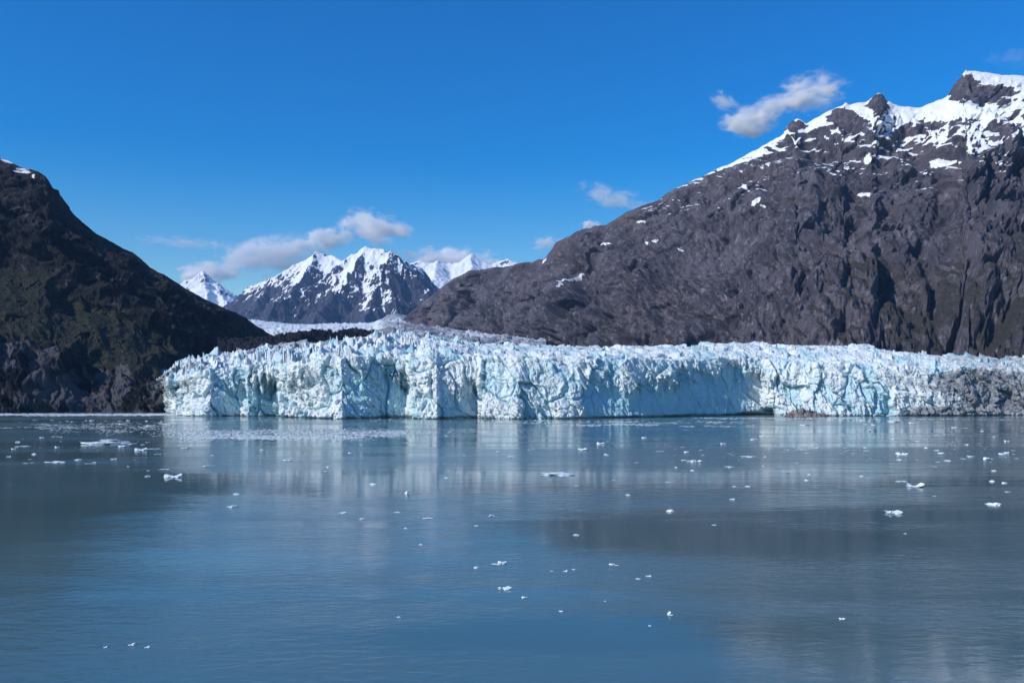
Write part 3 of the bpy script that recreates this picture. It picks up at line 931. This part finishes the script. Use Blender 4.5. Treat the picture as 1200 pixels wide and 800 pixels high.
SMALL = [(49, 513), (72, 512), (16, 526), (20, 518), (67, 524), (10, 535), (133, 538), (173, 558), (307, 527), (382, 552), (385, 547), (597, 535), (602, 535), (583, 529), (719, 563), (676, 569),
         (475, 619), (493, 638), (755, 513), (712, 517), (710, 533), (783, 565), (824, 533), (847, 520), (893, 511), (882, 515), (1069, 496), (945, 563), (876, 570), (861, 570), (948, 556), (1117, 501),
         (1180, 517), (1188, 532), (1191, 537), (1137, 535), (1103, 531), (1097, 528), (1176, 566), (1163, 564), (1180, 576), (1010, 558), (1095, 581), (1133, 521), (1024, 498), (837, 615), (1061, 625),
         (991, 525), (1000, 531), (980, 521), (1015, 528), (1054, 539), (858, 585), (558, 616), (558, 665), (123, 758), (174, 758), (468, 723), (646, 669), (662, 669), (672, 667), (717, 661), (722, 662),
         (748, 678), (760, 675), (709, 704), (614, 700), (657, 716), (761, 733), (987, 725), (522, 560), (465, 600), (735, 580), (1020, 505), (990, 510), (1150, 505), (1165, 512), (1110, 540), (1085, 525)]
for px, py in SMALL:
    floe(px, py, rr.uniform(2.6, 5.0), rr.choice(('lump', 'lump', 'flat', 'double')), hk=.75)
for _ in range(110):
    py = 492 + 60 * rr.random() ** 1.7
    px = rr.choice((rr.uniform(0, 1200), rr.uniform(20, 200), rr.uniform(800, 1200)))
    floe(px, py, rr.uniform(1.8, 4.2), rr.choice(('lump', 'flat', 'flat')), hk=.75)


def brash():
    """the slicks of finely broken ice under the cliff: far more bits than anyone could count"""
    r = np.random.default_rng(5)
    pts = []
    # (x0, x1, row, half thickness in rows, count, size in px)
    for (x0, x1, row, th, cnt, sz) in ((0, 215, 485.6, 1.2, 2400, 3.4), (60, 205, 503, 5, 420, 2.2), (40, 190, 498, 3, 260, 2.2), (0, 120, 501, 1.5, 160, 2.4), (130, 205, 497, 2.0, 120, 3.5),
                                       (200, 480, 508, 4.5, 3000, 3.0), (215, 430, 513, 2.2, 1700, 3.2), (380, 660, 507, 4, 420, 2.2), (210, 620, 494, 3, 380, 2.0), (620, 860, 494.5, 1.6, 420, 2.6),
                                       (640, 770, 497.5, 1.0, 260, 3.0), (900, 1000, 524, 5, 260, 2.2), (880, 1110, 511, 4, 200, 2.0), (800, 915, 499.5, 1.0, 150, 2.4), (820, 1000, 490, 1.2, 420, 2.4), (0, 1200, 520, 24, 420, 1.7),
                                       (1040, 1200, 520, 16, 160, 1.9), (1000, 1200, 491, 1.2, 130, 2.2)):
        nclump = max(6, cnt // 12)
        cx = r.uniform(x0, x1, nclump); cy = row + r.normal(0, th * .6, nclump)
        i = r.integers(0, nclump, cnt)
        X = cx[i] + r.normal(0, (x1 - x0) * .045, cnt); Yv = cy[i] + r.normal(0, th * .18, cnt)
        ok = (Yv > 484.2) & (X > -60) & (X < 1260)
        pts += list(zip(X[ok], Yv[ok], sz * r.uniform(.35, 1.2, cnt)[ok]))
    V = []; F = []
    base = 0
    shapes = [chunk(300 + i, 'flat', IV1) for i in range(12)]
    for k, (px, py, s) in enumerate(pts):
        x, d = ground_pt(px, py)
        w = s / FPX * d
        P = shapes[k % 12] * np.array([w, w * 1.4, w * .55])
        an = r.uniform(0, 6.28); c, sn = math.cos(an), math.sin(an)
        Q = np.stack([x + P[:, 0] * c - P[:, 1] * sn, d + P[:, 0] * sn + P[:, 1] * c, P[:, 2]], -1)
        V.append(Q); F.append(IF1 + base); base += len(Q)
    V = np.concatenate(V); F = np.concatenate(F)
    me = bpy.data.meshes.new('brash_ice')
    me.vertices.add(len(V)); me.vertices.foreach_set('co', V.astype(f32).reshape(-1))
    me.loops.add(F.size); me.loops.foreach_set('vertex_index', F.reshape(-1).astype(np.int32))
    me.polygons.add(len(F)); me.polygons.foreach_set('loop_start', np.arange(0, F.size, 3, dtype=np.int32))
    me.update(calc_edges=True)
    tag(link('brash_ice', me, M_BERG), 'drifting bands of finely broken white ice under the cliff', 'brash ice', kind='stuff')


brash()


# ------------------------------------------------------------------ clouds
def cloud_mat(seed, dens, stretch, soft):
    M = Mat('cloud_vapour')
    tc = M.n('ShaderNodeTexCoord')
    ob = tc.outputs['Object']
    ln = M.n('ShaderNodeVectorMath', operation='LENGTH'); M.l(ob, ln.inputs[0])
    mp = M.n('ShaderNodeMapping'); M.l(ob, mp.inputs['Vector'])
    mp.inputs['Scale'].default_value = stretch; mp.inputs['Location'].default_value = (seed * 3.7, seed * 1.3, seed * 2.1)
    n = M.noise(mp.outputs[0], 1.7, 8, 0.62, 0.5)
    f = M.math('SUBTRACT', 1.0, ln.outputs['Value'])
    v = M.math('ADD', M.math('MULTIPLY', f, 1.15), M.math('MULTIPLY', M.math('SUBTRACT', n, 0.55), 3.6))
    edge = M.ramp(f, 0.02, 0.22)
    d = M.math('MULTIPLY', M.math('MULTIPLY', M.ramp(v, 0.12, 0.12 + soft), dens), edge)
    pv = M.n('ShaderNodeVolumePrincipled')
    pv.inputs['Color'].default_value = (1, 1, 1, 1); pv.inputs['Anisotropy'].default_value = -0.2
    M.l(d, pv.inputs['Density'])
    M.l(pv.outputs[0], M.out.inputs['Volume'])
    return M.m


CLOUDS = [  # px, py, width, height, optical depth, roll deg, label
    (241, 321, 74, 30, 5.0, 4, 'small white cloud capping the little snowy peak at left'),
    (318, 300, 165, 46, 3.2, 10, 'wide ragged white cloud left of the pyramid mountain summit'),
    (385, 280, 70, 26, 3.5, 4, 'small white cloud just above the left summit of the pyramid mountain'),
    (441, 266, 88, 42, 4.0, -12, 'puffy white cloud above the middle of the pyramid mountain'),
    (528, 304, 150, 32, 4.0, -3, 'long low white cloud along the far snowy range'),
    (718, 232, 100, 26, 1.0, -14, 'thin faint wisp of cloud above the grey mountain ridge'),
    (692, 264, 26, 12, 3.0, 0, 'tiny white cloud touching the grey mountain ridge'),
    (640, 284, 44, 16, 1.2, 10, 'small faint cloud where the grey ridge steps down'),
    (952, 107, 84, 52, 3.2, 10, 'rounded bright white puff high above the snowy crest'),
    (905, 126, 80, 30, 1.5, 16, 'soft faint cloud bridging two white puffs above the crest'),
    (879, 142, 70, 38, 3.0, 4, 'lower white puff just above the snowy crest'),
    (848, 119, 40, 20, 0.8, -30, 'faint small wisp left of the puffs above the crest'),
    (215, 284, 130, 14, 0.6, -3, 'thin faint streak of cloud above the dark mountain slope'),
    (1186, 68, 60, 26, 0.10, 0, 'barely visible wisp above the highest rocky summit'),
]
CV, CF = ico(3)


def clouds():
    D = 24000.0
    for i, (px, py, w, h, od, roll, lab) in enumerate(CLOUDS):
        W = 1.22 * w / FPX * D / 2; H = 1.2 * h / FPX * D / 2; T = min(W * .6, 800)
        n = fbm(CV[:, 0] * 1.6 + i * 7, CV[:, 1] * 1.6, CV[:, 2] * 1.6 + i, 3)
        me = poly_mesh('cloud', CV * (1.0 + .12 * n)[:, None], CF, True)
        o = link('cloud', me, cloud_mat(i + 1, 1.6 * od / (T * 1.1), (W / H * .55, 1.0, 1.0) if W > H else (1, 1, 1), .8))
        o.location = ((px - 600) / FPX * D, D, CAMZ + (HOR - py) / FPX * D)
        o.scale = (W, T, H)
        o.rotation_euler = (0, -math.radians(roll), 0)
        tag(o, lab, 'cloud', 'fair weather clouds')


clouds()

# ------------------------------------------------------------------ the air
def haze():
    x, y0, y1, z0, z1 = 9500, -1600, 19000, -32, 2900
    V = [(-x, y0, z0), (x, y0, z0), (x, y1, z0), (-x, y1, z0), (-x, y0, z1), (x, y0, z1), (x, y1, z1), (-x, y1, z1)]
    F = [(0, 3, 2, 1), (4, 5, 6, 7), (0, 1, 5, 4), (1, 2, 6, 5), (2, 3, 7, 6), (3, 0, 4, 7)]
    M = Mat('air')
    pv = M.n('ShaderNodeVolumePrincipled')
    pv.inputs['Color'].default_value = (0.30, 0.58, 1.0, 1)
    pv.inputs['Density'].default_value = 2.0e-5
    M.l(pv.outputs[0], M.out.inputs['Volume'])
    tag(link('haze', poly_mesh('haze', V, F), M.m), 'thin blue air over the bay and valley', 'haze', kind='stuff')


haze()
